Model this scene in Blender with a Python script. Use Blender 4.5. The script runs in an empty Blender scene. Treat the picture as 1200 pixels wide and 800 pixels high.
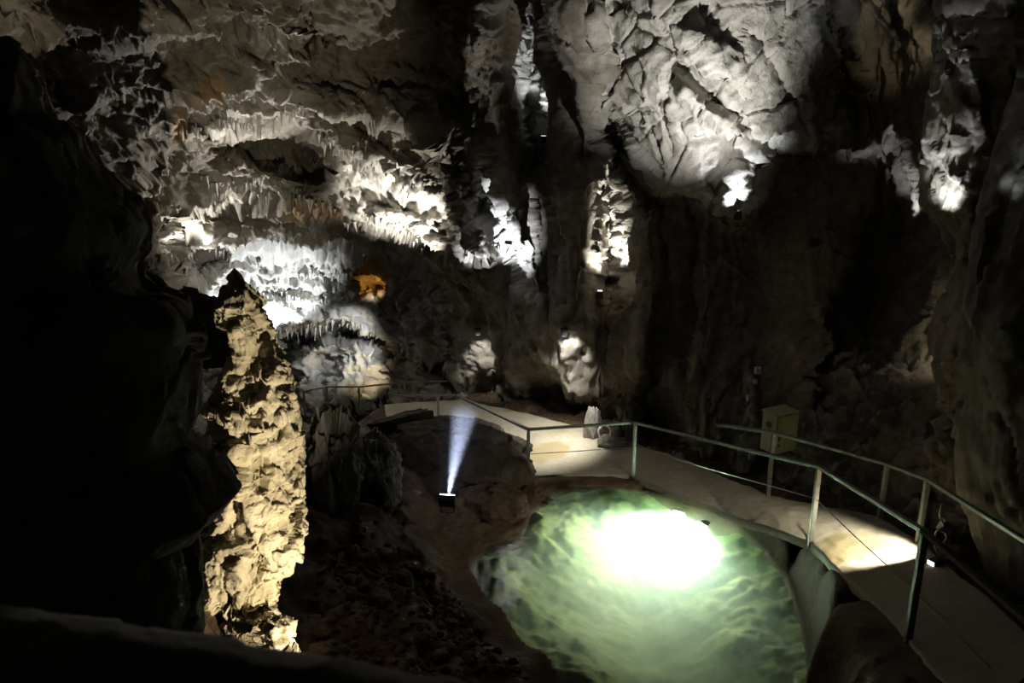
import bpy, math, random
import numpy as np
from mathutils import Vector, Matrix

# ------------------------------------------------------------------ camera, world, exposure
C = bpy.context.scene.collection
SC = bpy.context.scene
F_PX = 940.0
PITCH = math.radians(16.0)
CAM = np.array([0.0, 0.0, 6.4])
cam_data = bpy.data.cameras.new('camera')
cam_data.sensor_width = 36.0
cam_data.lens = F_PX / 1200.0 * 36.0
cam_data.clip_start = 0.05
cam_data.clip_end = 200.0
cam_data.dof.use_dof = True
cam_data.dof.focus_distance = 13.0
cam_data.dof.aperture_fstop = 2.8
cam = bpy.data.objects.new('camera', cam_data)
cam.location = Vector(CAM)
cam.rotation_euler = (math.radians(90.0) - PITCH, 0.0, 0.0)
C.objects.link(cam)
SC.camera = cam

world = bpy.data.worlds.new('cave_dark')
world.use_nodes = True
SC.world = world
bg = world.node_tree.nodes.get('Background') or world.node_tree.nodes.new('ShaderNodeBackground')
bg.inputs['Color'].default_value = (1.0, 0.93, 0.72, 1.0)
bg.inputs['Strength'].default_value = 0.006

SC.view_settings.view_transform = 'Standard'
SC.view_settings.look = 'None'
SC.view_settings.exposure = 0.0
SC.view_settings.gamma = 1.0
SC.view_settings.use_curve_mapping = False
SC.cycles.max_bounces = 6
SC.cycles.diffuse_bounces = 1
SC.cycles.transmission_bounces = 4
SC.cycles.volume_bounces = 1
SC.cycles.sample_clamp_indirect = 40.0
SC.cycles.caustics_refractive = False
SC.cycles.caustics_reflective = False

COOL = (0.86, 0.92, 1.0)
NEUT = (1.0, 0.96, 0.88)
WARM = (1.0, 0.86, 0.60)

# ------------------------------------------------------------------ projection helpers
def rays(px, py):
    """direction per unit of forward (Y) distance for photo pixel px, py"""
    x = (np.asarray(px, float) - 600.0) / F_PX
    y = -(np.asarray(py, float) - 400.0) / F_PX
    dy = math.cos(PITCH) + y * math.sin(PITCH)
    dz = -math.sin(PITCH) + y * math.cos(PITCH)
    return np.stack([x / dy, np.ones_like(dy), dz / dy], -1)

def at(px, py, d):
    return CAM + rays(px, py) * np.asarray(d, float)[..., None]

def project(P):
    v = np.asarray(P, float) - CAM
    zc = v[..., 1] * math.cos(PITCH) - v[..., 2] * math.sin(PITCH)
    yc = v[..., 1] * math.sin(PITCH) + v[..., 2] * math.cos(PITCH)
    return 600 + F_PX * v[..., 0] / zc, 400 - F_PX * yc / zc

def on_z(px, py, z):
    r = rays(px, py)
    t = (np.asarray(z, float) - CAM[2]) / r[..., 2]
    return CAM + r * t[..., None]

# ------------------------------------------------------------------ noise in numpy
_rs = np.random.RandomState(11)
_TAB = _rs.rand(64, 64, 64).astype(np.float32)
_JIT = _rs.rand(32, 32, 32, 3).astype(np.float32)
_TILT = (_rs.rand(32, 32, 32, 3).astype(np.float32) - 0.5) * 2
_LEV = (_rs.rand(32, 32, 32).astype(np.float32) - 0.5) * 2

def vnoise(p):
    p = np.asarray(p, np.float32)
    i = np.floor(p).astype(np.int32)
    f = p - i
    f = f * f * f * (f * (f * 6 - 15) + 10)
    a = i & 63
    b = (i + 1) & 63
    x0, y0, z0 = a[..., 0], a[..., 1], a[..., 2]
    x1, y1, z1 = b[..., 0], b[..., 1], b[..., 2]
    fx, fy, fz = f[..., 0], f[..., 1], f[..., 2]
    c00 = _TAB[x0, y0, z0] * (1 - fx) + _TAB[x1, y0, z0] * fx
    c10 = _TAB[x0, y1, z0] * (1 - fx) + _TAB[x1, y1, z0] * fx
    c01 = _TAB[x0, y0, z1] * (1 - fx) + _TAB[x1, y0, z1] * fx
    c11 = _TAB[x0, y1, z1] * (1 - fx) + _TAB[x1, y1, z1] * fx
    c0 = c00 * (1 - fy) + c10 * fy
    c1 = c01 * (1 - fy) + c11 * fy
    return (c0 * (1 - fz) + c1 * fz) * 2 - 1

def fbm(p, octs=4, gain=0.5):
    s = 0; a = 1.0; t = 0
    p = np.asarray(p, np.float32)
    for k in range(octs):
        s = s + a * vnoise(p + 17.3 * k)
        t += a
        a *= gain
        p = p * 2.03
    return s / t

def ridged(p, octs=3):
    s = 0; a = 1.0; t = 0
    p = np.asarray(p, np.float32)
    for k in range(octs):
        s = s + a * (1 - 2 * np.abs(vnoise(p + 9.1 * k)))
        t += a
        a *= 0.5
        p = p * 2.1
    return s / t

def facets(p, edges=False):
    """broken-rock relief: cells with their own tilt and level; optional distance to cell edge"""
    p = np.asarray(p, np.float32)
    shp = p.shape[:-1]
    p = p.reshape(-1, 3)
    base = np.floor(p).astype(np.int32)
    best = np.full(len(p), 1e9, np.float32)
    sec = np.full(len(p), 1e9, np.float32)
    val = np.zeros(len(p), np.float32)
    for dx in (-1, 0, 1):
        for dy in (-1, 0, 1):
            for dz in (-1, 0, 1):
                c = base + np.array([dx, dy, dz], np.int32)
                k = c & 31
                j = _JIT[k[:, 0], k[:, 1], k[:, 2]]
                v = p - (c + j)
                d = (v * v).sum(1)
                h = _LEV[k[:, 0], k[:, 1], k[:, 2]] * 0.5 + (v * _TILT[k[:, 0], k[:, 1], k[:, 2]]).sum(1)
                m = d < best
                sec = np.where(m, best, np.minimum(sec, d))
                val = np.where(m, h, val)
                best = np.where(m, d, best)
    if edges:
        return val.reshape(shp), (np.sqrt(sec) - np.sqrt(best)).reshape(shp)
    return val.reshape(shp)

def sstep(x, a, b):
    t = np.clip((x - a) / (b - a), 0, 1)
    return t * t * (3 - 2 * t)

# ------------------------------------------------------------------ 2-D fields drawn in a plane
def seg_dist(X, Y, pts):
    """distance to a polyline, and the side (positive = right of travel on a y-down plane = below)"""
    best = np.full(X.shape, 1e9); side = np.zeros(X.shape); tt = np.zeros(X.shape)
    n = len(pts) - 1
    for i in range(n):
        ax, ay = pts[i][:2]; bx, by = pts[i + 1][:2]
        ex, ey = bx - ax, by - ay
        L = ex * ex + ey * ey + 1e-9
        t = np.clip(((X - ax) * ex + (Y - ay) * ey) / L, 0, 1)
        dx = X - ax - t * ex; dy = Y - ay - t * ey
        d = np.sqrt(dx * dx + dy * dy)
        m = d < best
        best = np.where(m, d, best)
        side = np.where(m, np.sign(ex * (Y - ay) - ey * (X - ax)), side)
        tt = np.where(m, (i + t) / n, tt)
    return best, side, tt

def poly_sd(X, Y, pts):
    """signed distance to a closed polygon, positive inside"""
    d, _, _ = seg_dist(X, Y, list(pts) + [pts[0]])
    ins = np.zeros(X.shape, bool)
    n = len(pts)
    for i in range(n):
        x0, y0 = pts[i][:2]; x1, y1 = pts[(i + 1) % n][:2]
        if y0 == y1:
            continue
        c = ((y0 > Y) != (y1 > Y)) & (X < (x1 - x0) * (Y - y0) / (y1 - y0) + x0)
        ins ^= c
    return np.where(ins, d, -d)

def tps(pts):
    """thin-plate spline through (x, y, value) points, in units of 100 px"""
    P = np.array(pts, float)
    A = P[:, :2] / 100.0
    n = len(A)
    def U(r2):
        return np.where(r2 > 1e-9, r2 * np.log(np.maximum(r2, 1e-9)), 0)
    K = U(((A[:, None] - A[None]) ** 2).sum(-1)) + 0.3 * np.eye(n)
    M = np.zeros((n + 3, n + 3))
    M[:n, :n] = K; M[:n, n] = 1; M[:n, n + 1:] = A
    M[n, :n] = 1; M[n + 1:, :n] = A.T
    w = np.linalg.solve(M, np.concatenate([P[:, 2], np.zeros(3)]))
    def f(X, Y):
        X = np.asarray(X, float) / 100.0; Y = np.asarray(Y, float) / 100.0
        s = w[n] + w[n + 1] * X + w[n + 2] * Y
        for i in range(n):
            s = s + w[i] * U((X - A[i, 0]) ** 2 + (Y - A[i, 1]) ** 2)
        return s
    return f

# ------------------------------------------------------------------ mesh helpers
def link(name, me, mat=None, parent=None):
    o = bpy.data.objects.new(name, me)
    C.objects.link(o)
    if mat is not None and len(me.materials) == 0:
        me.materials.append(mat)
    if parent is not None:
        o.parent = parent
    return o

def mesh_np(name, V, Fq, smooth=True):
    V = np.asarray(V, np.float32).reshape(-1, 3)
    Fq = np.asarray(Fq, np.int32)
    k = Fq.shape[1]
    me = bpy.data.meshes.new(name)
    me.vertices.add(len(V)); me.vertices.foreach_set('co', V.ravel())
    me.loops.add(Fq.size); me.loops.foreach_set('vertex_index', Fq.ravel())
    me.polygons.add(len(Fq))
    me.polygons.foreach_set('loop_start', np.arange(0, Fq.size, k, dtype=np.int32))
    me.polygons.foreach_set('loop_total', np.full(len(Fq), k, np.int32))
    me.update(calc_edges=True)
    if smooth:
        me.polygons.foreach_set('use_smooth', np.ones(len(Fq), bool))
    me.validate()
    return me

def grid_faces(nv, nu, closed=False, flip=False):
    a = np.arange(nv * nu).reshape(nv, nu)
    if closed:
        a = np.concatenate([a, a[:, :1]], 1)
    q = np.stack([a[:-1, :-1], a[:-1, 1:], a[1:, 1:], a[1:, :-1]], -1).reshape(-1, 4)
    return q[:, ::-1] if flip else q

def grid_normals(P, closed=False):
    if closed:
        du = np.roll(P, -1, 1) - np.roll(P, 1, 1)
    else:
        du = np.gradient(P, axis=1)
    dv = np.gradient(P, axis=0)
    n = np.cross(du, dv)
    n /= np.linalg.norm(n, axis=-1, keepdims=True) + 1e-9
    return n

class MB:
    """collects simple solids, builds one mesh object"""
    def __init__(self):
        self.v = []; self.f = []
    def add(self, vs, fs):
        o = len(self.v)
        self.v += [tuple(map(float, v)) for v in vs]
        self.f += [tuple(i + o for i in f) for f in fs]
        return self
    def box(self, c, s, rot=None, taper=1.0):
        c = Vector(c); out = []
        for z in (-1, 1):
            k = taper if z > 0 else 1.0
            for x, y in ((-1, -1), (1, -1), (1, 1), (-1, 1)):
                v = Vector((x * s[0] * k, y * s[1] * k, z * s[2])) * 0.5
                out.append(c + (rot @ v if rot is not None else v))
        return self.add(out, [(3, 2, 1, 0), (4, 5, 6, 7), (0, 1, 5, 4), (1, 2, 6, 5), (2, 3, 7, 6), (3, 0, 4, 7)])
    def bar(self, a, b, w, h=None):
        """square bar from a to b"""
        a = Vector(a); b = Vector(b); h = h or w
        d = (b - a).normalized()
        up = Vector((0, 0, 1)) if abs(d.z) < 0.9 else Vector((0, 1, 0))
        s = d.cross(up).normalized(); u = s.cross(d)
        vs = []
        for p in (a, b):
            for i, j in ((-1, -1), (1, -1), (1, 1), (-1, 1)):
                vs.append(p + s * (i * w / 2) + u * (j * h / 2))
        return self.add(vs, [(3, 2, 1, 0), (4, 5, 6, 7), (0, 1, 5, 4), (1, 2, 6, 5), (2, 3, 7, 6), (3, 0, 4, 7)])
    def tube(self, pts, r, n=8, closed=False):
        pts = [Vector(p) for p in pts]
        m = len(pts); vs = []; fs = []
        for k, p in enumerate(pts):
            d = (pts[min(k + 1, m - 1)] - pts[max(k - 1, 0)]).normalized()
            up = Vector((0, 0, 1)) if abs(d.z) < 0.9 else Vector((0, 1, 0))
            s = d.cross(up).normalized(); u = s.cross(d)
            rr = r[k] if isinstance(r, (list, tuple)) else r
            for i in range(n):
                t = 2 * math.pi * i / n
                vs.append(p + s * (math.cos(t) * rr) + u * (math.sin(t) * rr))
        for k in range(m - 1):
            for i in range(n):
                j = (i + 1) % n
                fs.append((k * n + i, k * n + j, k * n + n + j, k * n + n + i))
        fs.append(tuple(range(n - 1, -1, -1))); fs.append(tuple(range((m - 1) * n, m * n)))
        return self.add(vs, fs)
    def build(self, name, mat, parent=None, bevel=0.0, smooth=False):
        me = bpy.data.meshes.new(name)
        me.from_pydata(self.v, [], self.f)
        me.update()
        if smooth:
            me.polygons.foreach_set('use_smooth', np.ones(len(me.polygons), bool))
        o = link(name, me, mat, parent)
        if bevel:
            b = o.modifiers.new('bevel', 'BEVEL'); b.width = bevel; b.segments = 2; b.limit_method = 'ANGLE'
        return o

def tag(o, label=None, cat=None, group=None, kind=None):
    if label: o['label'] = label
    if cat: o['category'] = cat
    if group: o['group'] = group
    if kind: o['kind'] = kind
    return o

def thing(name, label, cat, loc=(0, 0, 0), group=None):
    o = bpy.data.objects.new(name, None)
    o.empty_display_size = 0.2
    o.location = Vector(loc)
    C.objects.link(o)
    return tag(o, label, cat, group)

# ------------------------------------------------------------------ materials
def nodes_of(name):
    m = bpy.data.materials.new(name)
    m.use_nodes = True
    nt = m.node_tree
    return m, nt, nt.nodes['Principled BSDF'], nt.nodes, nt.links

def rock_mat(name, dark, mid, light, rough=0.75, bump=0.35, scale=1.0, stain=None, spec=0.3, aniso=(1, 1, 1), attr=None):
    m, nt, B, N, L = nodes_of(name)
    geo = N.new('ShaderNodeNewGeometry')
    mp = N.new('ShaderNodeMapping')
    mp.inputs['Scale'].default_value = aniso
    L.new(geo.outputs['Position'], mp.inputs['Vector'])
    def noise(s, det=6, ro=0.6):
        n = N.new('ShaderNodeTexNoise'); n.inputs['Scale'].default_value = s * scale
        n.inputs['Detail'].default_value = det; n.inputs['Roughness'].default_value = ro
        L.new(mp.outputs[0], n.inputs['Vector']); return n
    n1 = noise(0.9); n2 = noise(5.0); n3 = noise(28.0, 4, 0.7)
    r1 = N.new('ShaderNodeValToRGB')
    e = r1.color_ramp.elements
    e[0].position = 0.32; e[0].color = (*dark, 1)
    e[1].position = 0.68; e[1].color = (*light, 1)
    k = e.new(0.5); k.color = (*mid, 1)
    mx = N.new('ShaderNodeMath'); mx.operation = 'MULTIPLY_ADD'
    L.new(n2.outputs[0], mx.inputs[0]); mx.inputs[1].default_value = 0.5
    h = N.new('ShaderNodeMath'); h.operation = 'MULTIPLY'; L.new(n1.outputs[0], h.inputs[0]); h.inputs[1].default_value = 0.5
    L.new(h.outputs[0], mx.inputs[2])
    L.new(mx.outputs[0], r1.inputs[0])
    col = r1.outputs[0]
    if stain:
        n4 = noise(0.55, 5, 0.65)
        rs = N.new('ShaderNodeValToRGB')
        rs.color_ramp.elements[0].position = 0.60; rs.color_ramp.elements[1].position = 0.70
        L.new(n4.outputs[0], rs.inputs[0])
        mi = N.new('ShaderNodeMixRGB'); L.new(rs.outputs[0], mi.inputs[0]); L.new(col, mi.inputs[1])
        mi.inputs[2].default_value = (*stain, 1)
        col = mi.outputs[0]
    if attr:
        # pale calcite mask: real crust, and light painted as paleness on lamp-lit rock
        at_ = N.new('ShaderNodeAttribute'); at_.attribute_name = attr
        mk = N.new('ShaderNodeMath'); mk.operation = 'MULTIPLY_ADD'; L.new(n2.outputs[0], mk.inputs[0]); mk.inputs[1].default_value = 1.2; mk.inputs[2].default_value = -0.6
        sm = N.new('ShaderNodeMath'); sm.operation = 'ADD'; sm.use_clamp = True
        cl = N.new('ShaderNodeMath'); cl.operation = 'MULTIPLY'; L.new(mk.outputs[0], cl.inputs[0]); L.new(at_.outputs['Fac'], cl.inputs[1])
        L.new(at_.outputs['Fac'], sm.inputs[0]); L.new(cl.outputs[0], sm.inputs[1])
        mi2 = N.new('ShaderNodeMixRGB'); L.new(sm.outputs[0], mi2.inputs[0]); L.new(col, mi2.inputs[1]); mi2.inputs[2].default_value = (0.62, 0.59, 0.53, 1)
        oc = N.new('ShaderNodeAttribute'); oc.attribute_name = 'ochre'
        mi3 = N.new('ShaderNodeMixRGB'); L.new(oc.outputs['Fac'], mi3.inputs[0]); L.new(mi2.outputs[0], mi3.inputs[1]); mi3.inputs[2].default_value = (0.46, 0.23, 0.045, 1)
        col = mi3.outputs[0]
    L.new(col, B.inputs['Base Color'])
    B.inputs['Roughness'].default_value = rough
    B.inputs['Specular IOR Level'].default_value = spec
    ad = N.new('ShaderNodeMath'); ad.operation = 'MULTIPLY_ADD'
    L.new(n3.outputs[0], ad.inputs[0]); ad.inputs[1].default_value = 0.45; L.new(n2.outputs[0], ad.inputs[2])
    bp = N.new('ShaderNodeBump'); bp.inputs['Strength'].default_value = bump; bp.inputs['Distance'].default_value = 0.06
    L.new(ad.outputs[0], bp.inputs['Height'])
    L.new(bp.outputs[0], B.inputs['Normal'])
    return m

def plain_mat(name, col, rough=0.5, metal=0.0, var=0.15, nscale=20.0, bump=0.05):
    m, nt, B, N, L = nodes_of(name)
    tc = N.new('ShaderNodeTexCoord')
    n = N.new('ShaderNodeTexNoise'); n.inputs['Scale'].default_value = nscale; n.inputs['Detail'].default_value = 5
    L.new(tc.outputs['Object'], n.inputs['Vector'])
    r = N.new('ShaderNodeValToRGB')
    r.color_ramp.elements[0].position = 0.3; r.color_ramp.elements[1].position = 0.7
    r.color_ramp.elements[0].color = (*[c * (1 - var) for c in col], 1)
    r.color_ramp.elements[1].color = (*[min(1, c * (1 + var)) for c in col], 1)
    L.new(n.outputs[0], r.inputs[0]); L.new(r.outputs[0], B.inputs['Base Color'])
    B.inputs['Roughness'].default_value = rough; B.inputs['Metallic'].default_value = metal
    bp = N.new('ShaderNodeBump'); bp.inputs['Strength'].default_value = bump; bp.inputs['Distance'].default_value = 0.01
    L.new(n.outputs[0], bp.inputs['Height']); L.new(bp.outputs[0], B.inputs['Normal'])
    return m

def emit_mat(name, col, strength):
    m, nt, B, N, L = nodes_of(name)
    B.inputs['Base Color'].default_value = (0.8, 0.8, 0.8, 1)
    B.inputs['Emission Color'].default_value = (*col, 1)
    B.inputs['Emission Strength'].default_value = strength
    return m

M_wall = rock_mat('limestone', (0.10, 0.085, 0.064), (0.19, 0.168, 0.135), (0.32, 0.29, 0.245), bump=0.7, stain=(0.13, 0.09, 0.05), attr='calcite_lit')
M_rear = rock_mat('plain_limestone', (0.10, 0.085, 0.064), (0.19, 0.168, 0.135), (0.32, 0.29, 0.245))
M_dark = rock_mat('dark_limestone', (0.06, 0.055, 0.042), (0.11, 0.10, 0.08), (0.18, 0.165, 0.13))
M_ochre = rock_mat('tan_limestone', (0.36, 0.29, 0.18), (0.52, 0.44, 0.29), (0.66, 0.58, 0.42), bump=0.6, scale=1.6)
M_brown = rock_mat('brown_wet_rock', (0.04, 0.026, 0.016), (0.095, 0.06, 0.034), (0.17, 0.115, 0.066), rough=0.5, bump=0.7, scale=2.0)
M_mound_dim = rock_mat('dimmed_mound_rock', (0.025, 0.018, 0.012), (0.055, 0.040, 0.026), (0.10, 0.072, 0.046), rough=0.6, bump=0.7, scale=1.6)  # brown rock darkened, shade put into the colour against lamp spill
M_grey = rock_mat('grey_striated_rock', (0.16, 0.15, 0.13), (0.27, 0.255, 0.22), (0.42, 0.40, 0.36), bump=0.6, scale=1.5, aniso=(2.2, 2.2, 0.6))
M_calcite = rock_mat('white_calcite', (0.50, 0.48, 0.43), (0.66, 0.64, 0.59), (0.80, 0.78, 0.74), bump=0.3, scale=2.0)
M_orange = rock_mat('orange_flowstone', (0.34, 0.15, 0.03), (0.50, 0.25, 0.05), (0.62, 0.36, 0.10), bump=0.3, scale=2.0)
M_steel = plain_mat('galvanised_green_grey', (0.20, 0.205, 0.18), 0.45, 0.55, 0.25, 14)
M_wire = plain_mat('steel_wire', (0.42, 0.42, 0.40), 0.35, 0.8, 0.1)
M_cab = plain_mat('pale_yellow_paint', (0.44, 0.43, 0.25), 0.5, 0.0, 0.10, 6)
M_black = plain_mat('black_plastic', (0.02, 0.02, 0.022), 0.5, 0.0, 0.2)
M_white = plain_mat('white_plastic', (0.70, 0.69, 0.66), 0.45, 0.0, 0.08)
M_paper = plain_mat('greyed_scrap', (0.42, 0.39, 0.33), 0.8, 0.0, 0.25)

def spot(name, loc, target, watts, cone=70.0, blend=0.6, col=NEUT, size=0.06):
    ld = bpy.data.lights.new(name, 'SPOT')
    ld.energy = watts; ld.color = col; ld.spot_size = math.radians(cone); ld.spot_blend = blend
    ld.shadow_soft_size = size
    o = bpy.data.objects.new(name, ld)
    o.location = Vector(loc)
    o.rotation_euler = (Vector(target) - Vector(loc)).to_track_quat('-Z', 'Y').to_euler()
    C.objects.link(o)
    return o

# ================================================================== THE BACK WALL
WC = [(-100,-100,6.5),(150,-100,9),(300,-100,10.5),(450,-100,12),(600,-100,14.3),(760,-100,12.3),(900,-100,12.3),(1000,-100,13.2),(1100,-100,12.5),(1300,-100,9),
      (-100,100,7.6),(100,100,11),(250,100,13),(400,100,14.8),(560,100,16),(620,100,17),(760,100,13.8),(900,100,13.6),(1000,100,14.6),(1100,100,13),(1300,100,9),
      (-100,250,9),(100,250,13),(200,250,16),(330,250,17.5),(450,250,17.6),(560,250,16.8),(640,250,17),(760,250,15),(870,250,14.2),(1000,250,15.2),(1100,250,13),(1300,250,9.4),
      (100,350,15),(200,350,18),(300,350,20),(400,350,20.5),(450,350,21.5),(560,350,18),(640,350,17.2),(760,350,15.4),(900,350,14.2),(1000,350,14.6),(1100,350,12.6),(1300,350,9),
      (100,450,15),(300,450,20),(420,450,21.5),(470,450,20.3),(560,450,18.5),(640,450,17),(760,450,15.2),(900,450,13.4),(1000,450,12.8),(1100,450,11.5),(1300,450,8.5),
      (100,560,13),(300,560,16),(450,560,18),(560,560,17.2),(640,560,16.4),(760,560,14.8),(900,560,12.4),(1000,560,11.2),(1100,560,9.8),(1300,560,7.8),
      (300,660,14.5),(450,660,17),(640,660,15.8),(760,660,14),(900,660,11.4),(1000,660,10.5),(1100,660,9.4),(1300,660,7.5)]
wall_base = tps(WC)

# strokes: points (photo px), height in m (+ = towards the viewer), width above/left, width below/right
def strokes_field(X, Y, strokes):
    s = np.zeros(X.shape)
    for pts, h, wa, wb in strokes:
        xs = [p[0] for p in pts]; ys = [p[1] for p in pts]; w = 3 * max(wa, wb)
        m = (X > min(xs) - w) & (X < max(xs) + w) & (Y > min(ys) - w) & (Y < max(ys) + w)
        if not m.any():
            continue
        d, side, _ = seg_dist(X[m], Y[m], pts)
        w = np.where(side > 0, wb, wa)
        s[m] += h * np.exp(-(d / w) ** 2)
    return s

def polys_field(X, Y, polys):
    s = np.zeros(X.shape)
    for pts, h, w in polys:
        xs = [p[0] for p in pts]; ys = [p[1] for p in pts]
        m = (X > min(xs) - w) & (X < max(xs) + w) & (Y > min(ys) - w) & (Y < max(ys) + w)
        if not m.any():
            continue
        sd = poly_sd(X[m], Y[m], pts)
        s[m] += h * sstep(sd, -w, w)
    return s

W_STROKES = [
    # lips of the stepped ceiling on the left: sharp below, fading above
    ([(205,330),(260,372),(330,392),(400,378),(436,392)], 0.9, 60, 5),
    ([(190,300),(250,285),(330,290),(420,292),(500,305),(560,300)], 0.9, 40, 6),
    ([(215,240),(290,228),(360,243),(420,262),(470,280),(545,300)], 0.8, 40, 6),
    ([(230,150),(290,143),(340,150),(400,170),(440,190)], 0.7, 45, 6),
    ([(410,190),(470,215),(520,240),(548,290)], 0.5, 30, 8),
    ([(380,130),(450,135),(500,150),(530,190)], 0.7, 40, 7),
    ([(90,110),(180,120),(260,110),(360,70)], 0.45, 35, 8),
    ([(20,20),(120,40),(220,30),(340,45)], 0.4, 35, 8),
    # upright ribs and gullies in the middle
    ([(575,-80),(585,60),(592,150),(600,240),(630,350),(645,470),(648,600)], 1.2, 20, 26),
    ([(660,-80),(665,60),(664,140),(668,250),(672,350),(668,480),(668,600)], 1.3, 34, 22),
    ([(622,-80),(624,60),(628,130)], -0.5, 16, 16),
    ([(648,460),(650,620)], -1.1, 34, 34), ([(668,460),(672,620)], -0.7, 34, 34),
    ([(690,20),(690,110),(694,160),(720,200),(758,250),(765,330),(758,420)], 0.7, 9, 26),
    ([(716,150),(715,250),(712,350)], -0.5, 22, 18),
    ([(520,120),(540,180),(560,240),(585,290),(600,330)], -0.5, 18, 22),
    ([(500,150),(530,230),(548,300)], 0.6, 16, 10),
    # the smooth slab on the right: fracture lines and scalloped rims
    ([(720,0),(770,40),(800,80),(850,130),(885,160),(910,165)], -0.35, 7, 7),
    ([(735,-40),(790,30),(840,80)], 0.4, 26, 8),
    ([(800,110),(850,145),(880,175)], 0.35, 18, 6),
    ([(700,70),(740,100),(775,120),(790,180)], -0.12, 5, 5),
    ([(850,240),(862,200),(880,250)], 0.18, 9, 9),
    ([(905,160),(950,164),(990,163)], 0.55, 50, 5),
    ([(985,0),(1005,50),(1012,90)], 0.35, 10, 10),
    ([(880,40),(900,70),(925,120)], -0.2, 6, 8),
    ([(800,330),(810,420),(815,520)], 0.35, 30, 30),
    ([(740,380),(745,470),(750,540)], 0.35, 26, 26),
    ([(860,320),(870,420),(875,520)], 0.35, 30, 30),
]
W_POLYS = [
    ([(685,-60),(705,110),(735,165),(770,215),(820,235),(870,250),(925,205),(915,165),(990,160),(985,90),(960,40),(950,-80)], 0.55, 9),
    ([(340,430),(345,395),(380,385),(425,392),(445,425),(430,470),(360,480)], 0.8, 16),
    ([(390,440),(400,405),(430,400),(455,425),(462,455),(440,475),(395,475)], 0.6, 12),
    ([(312,392),(345,384),(400,384),(440,398),(425,402),(385,396),(352,408),(338,445),(315,445)], -1.3, 9),
    ([(408,315),(425,310),(455,318),(460,335),(440,350),(420,345)], -0.5, 7),
    ([(240,150),(330,165),(390,200),(370,212),(290,190),(245,172)], -0.9, 7),
    ([(205,265),(250,275),(265,305),(235,330),(200,320)], -0.9, 7),
    ([(590,446),(700,448),(775,440),(800,520),(700,510),(600,490)], -0.9, 14),
    ([(520,448),(590,446),(590,480),(520,470)], -0.7, 10),
    ([(925,190),(1050,170),(1075,260),(1040,420),(960,470),(930,380)], -1.2, 40),
]

def fracture(P, sz):
    """layered broken-limestone displacement (metres) for world points P; sz = vertical stretch factor field"""
    Q = P.copy()
    Q[..., 2] = (Q[..., 2] - 3.0) * sz
    h = 0.30 * fbm(Q * 0.45, 3)
    h += 0.20 * facets(Q * 0.9 + 3.1)
    h += 0.085 * facets(Q * 2.4 + 7.7)
    h += 0.050 * facets(Q * 6.0 + 1.3)
    h += 0.05 * ridged(Q * 1.6, 3)
    h += 0.02 * fbm(Q * 9.0, 3)
    return h

step = 1.8
PX, PY = np.meshgrid(np.arange(-90, 1296, step), np.arange(-90, 660, step))
CALC_LIT = np.zeros(PX.shape)  # crust on the ledges; lamp-lit strips and niches are painted paler too
for pts, w, k in [([(170,250),(260,265),(330,280),(430,290),(440,400),(450,440),(340,450),(300,390),(200,350)], 14, 1.0),
                  ([(390,185),(470,190),(520,235),(545,290),(470,285),(400,250)], 16, 0.85),
                  ([(240,205),(330,215),(420,255),(360,262),(240,235)], 14, 0.6), ([(215,110),(360,100),(360,140),(230,158)], 14, 0.4),
                  ([(530,150),(580,140),(630,300),(630,350),(600,345),(560,260)], 12, 0.55), ([(690,110),(745,170),(757,260),(745,340),(700,355),(690,250)], 12, 0.5),
                  ([(685,-90),(705,110),(735,165),(770,215),(820,245),(870,255),(925,205),(920,165),(985,160),(960,-90)], 14, 0.55),
                  ([(600,-90),(650,-90),(650,170),(610,170)], 10, 0.5), ([(640,385),(690,385),(690,450),(650,440)], 10, 0.5), ([(540,385),(590,385),(585,445),(540,445)], 10, 0.4)]:
    CALC_LIT = np.maximum(CALC_LIT, k * sstep(poly_sd(PX, PY, pts), -w, w))
CALC_LIT0 = CALC_LIT
D = wall_base(PX, PY)
D -= strokes_field(PX, PY, W_STROKES)
D -= polys_field(PX, PY, W_POLYS)
WP = at(PX, PY, D)
WN = grid_normals(WP)
flipm = (WN * (CAM - WP)).sum(-1, keepdims=True) < 0
WN = np.where(flipm, -WN, WN)
slab_mask = sstep(poly_sd(PX, PY, [(690,-60),(705,110),(735,165),(770,215),(825,240),(870,250),(920,205),(915,165),(985,160),(980,-80)]), -5, 20)
left_mask = 1 - sstep(PX, 520, 590)
sz = 0.40 + 0.60 * np.maximum(left_mask * 0.9, slab_mask * 0.8)
# on the left the beds dip to the right: shear the noise so ledges follow them
Q = WP.copy()
Q[..., 2] += 0.30 * WP[..., 0] * left_mask
Hh = fracture(Q, sz)
Q2 = WP.copy(); Q2[..., 2] = (WP[..., 2] + 0.32 * WP[..., 0]) * 3.2
Hh += left_mask * (0.22 * facets(Q2 * 0.55) + 0.07 * facets(Q2 * 1.7 + 4))
Hh *= (1 - 0.72 * slab_mask) * (1 - 0.15 * left_mask * (1 - sstep(PY, 60, 150)))
QS = WP.copy(); QS[..., 2] -= 0.7 * WP[..., 0]
Hh += slab_mask * (0.10 * facets(QS * np.array([1.1, 1.1, 0.8]) + 11))
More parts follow.
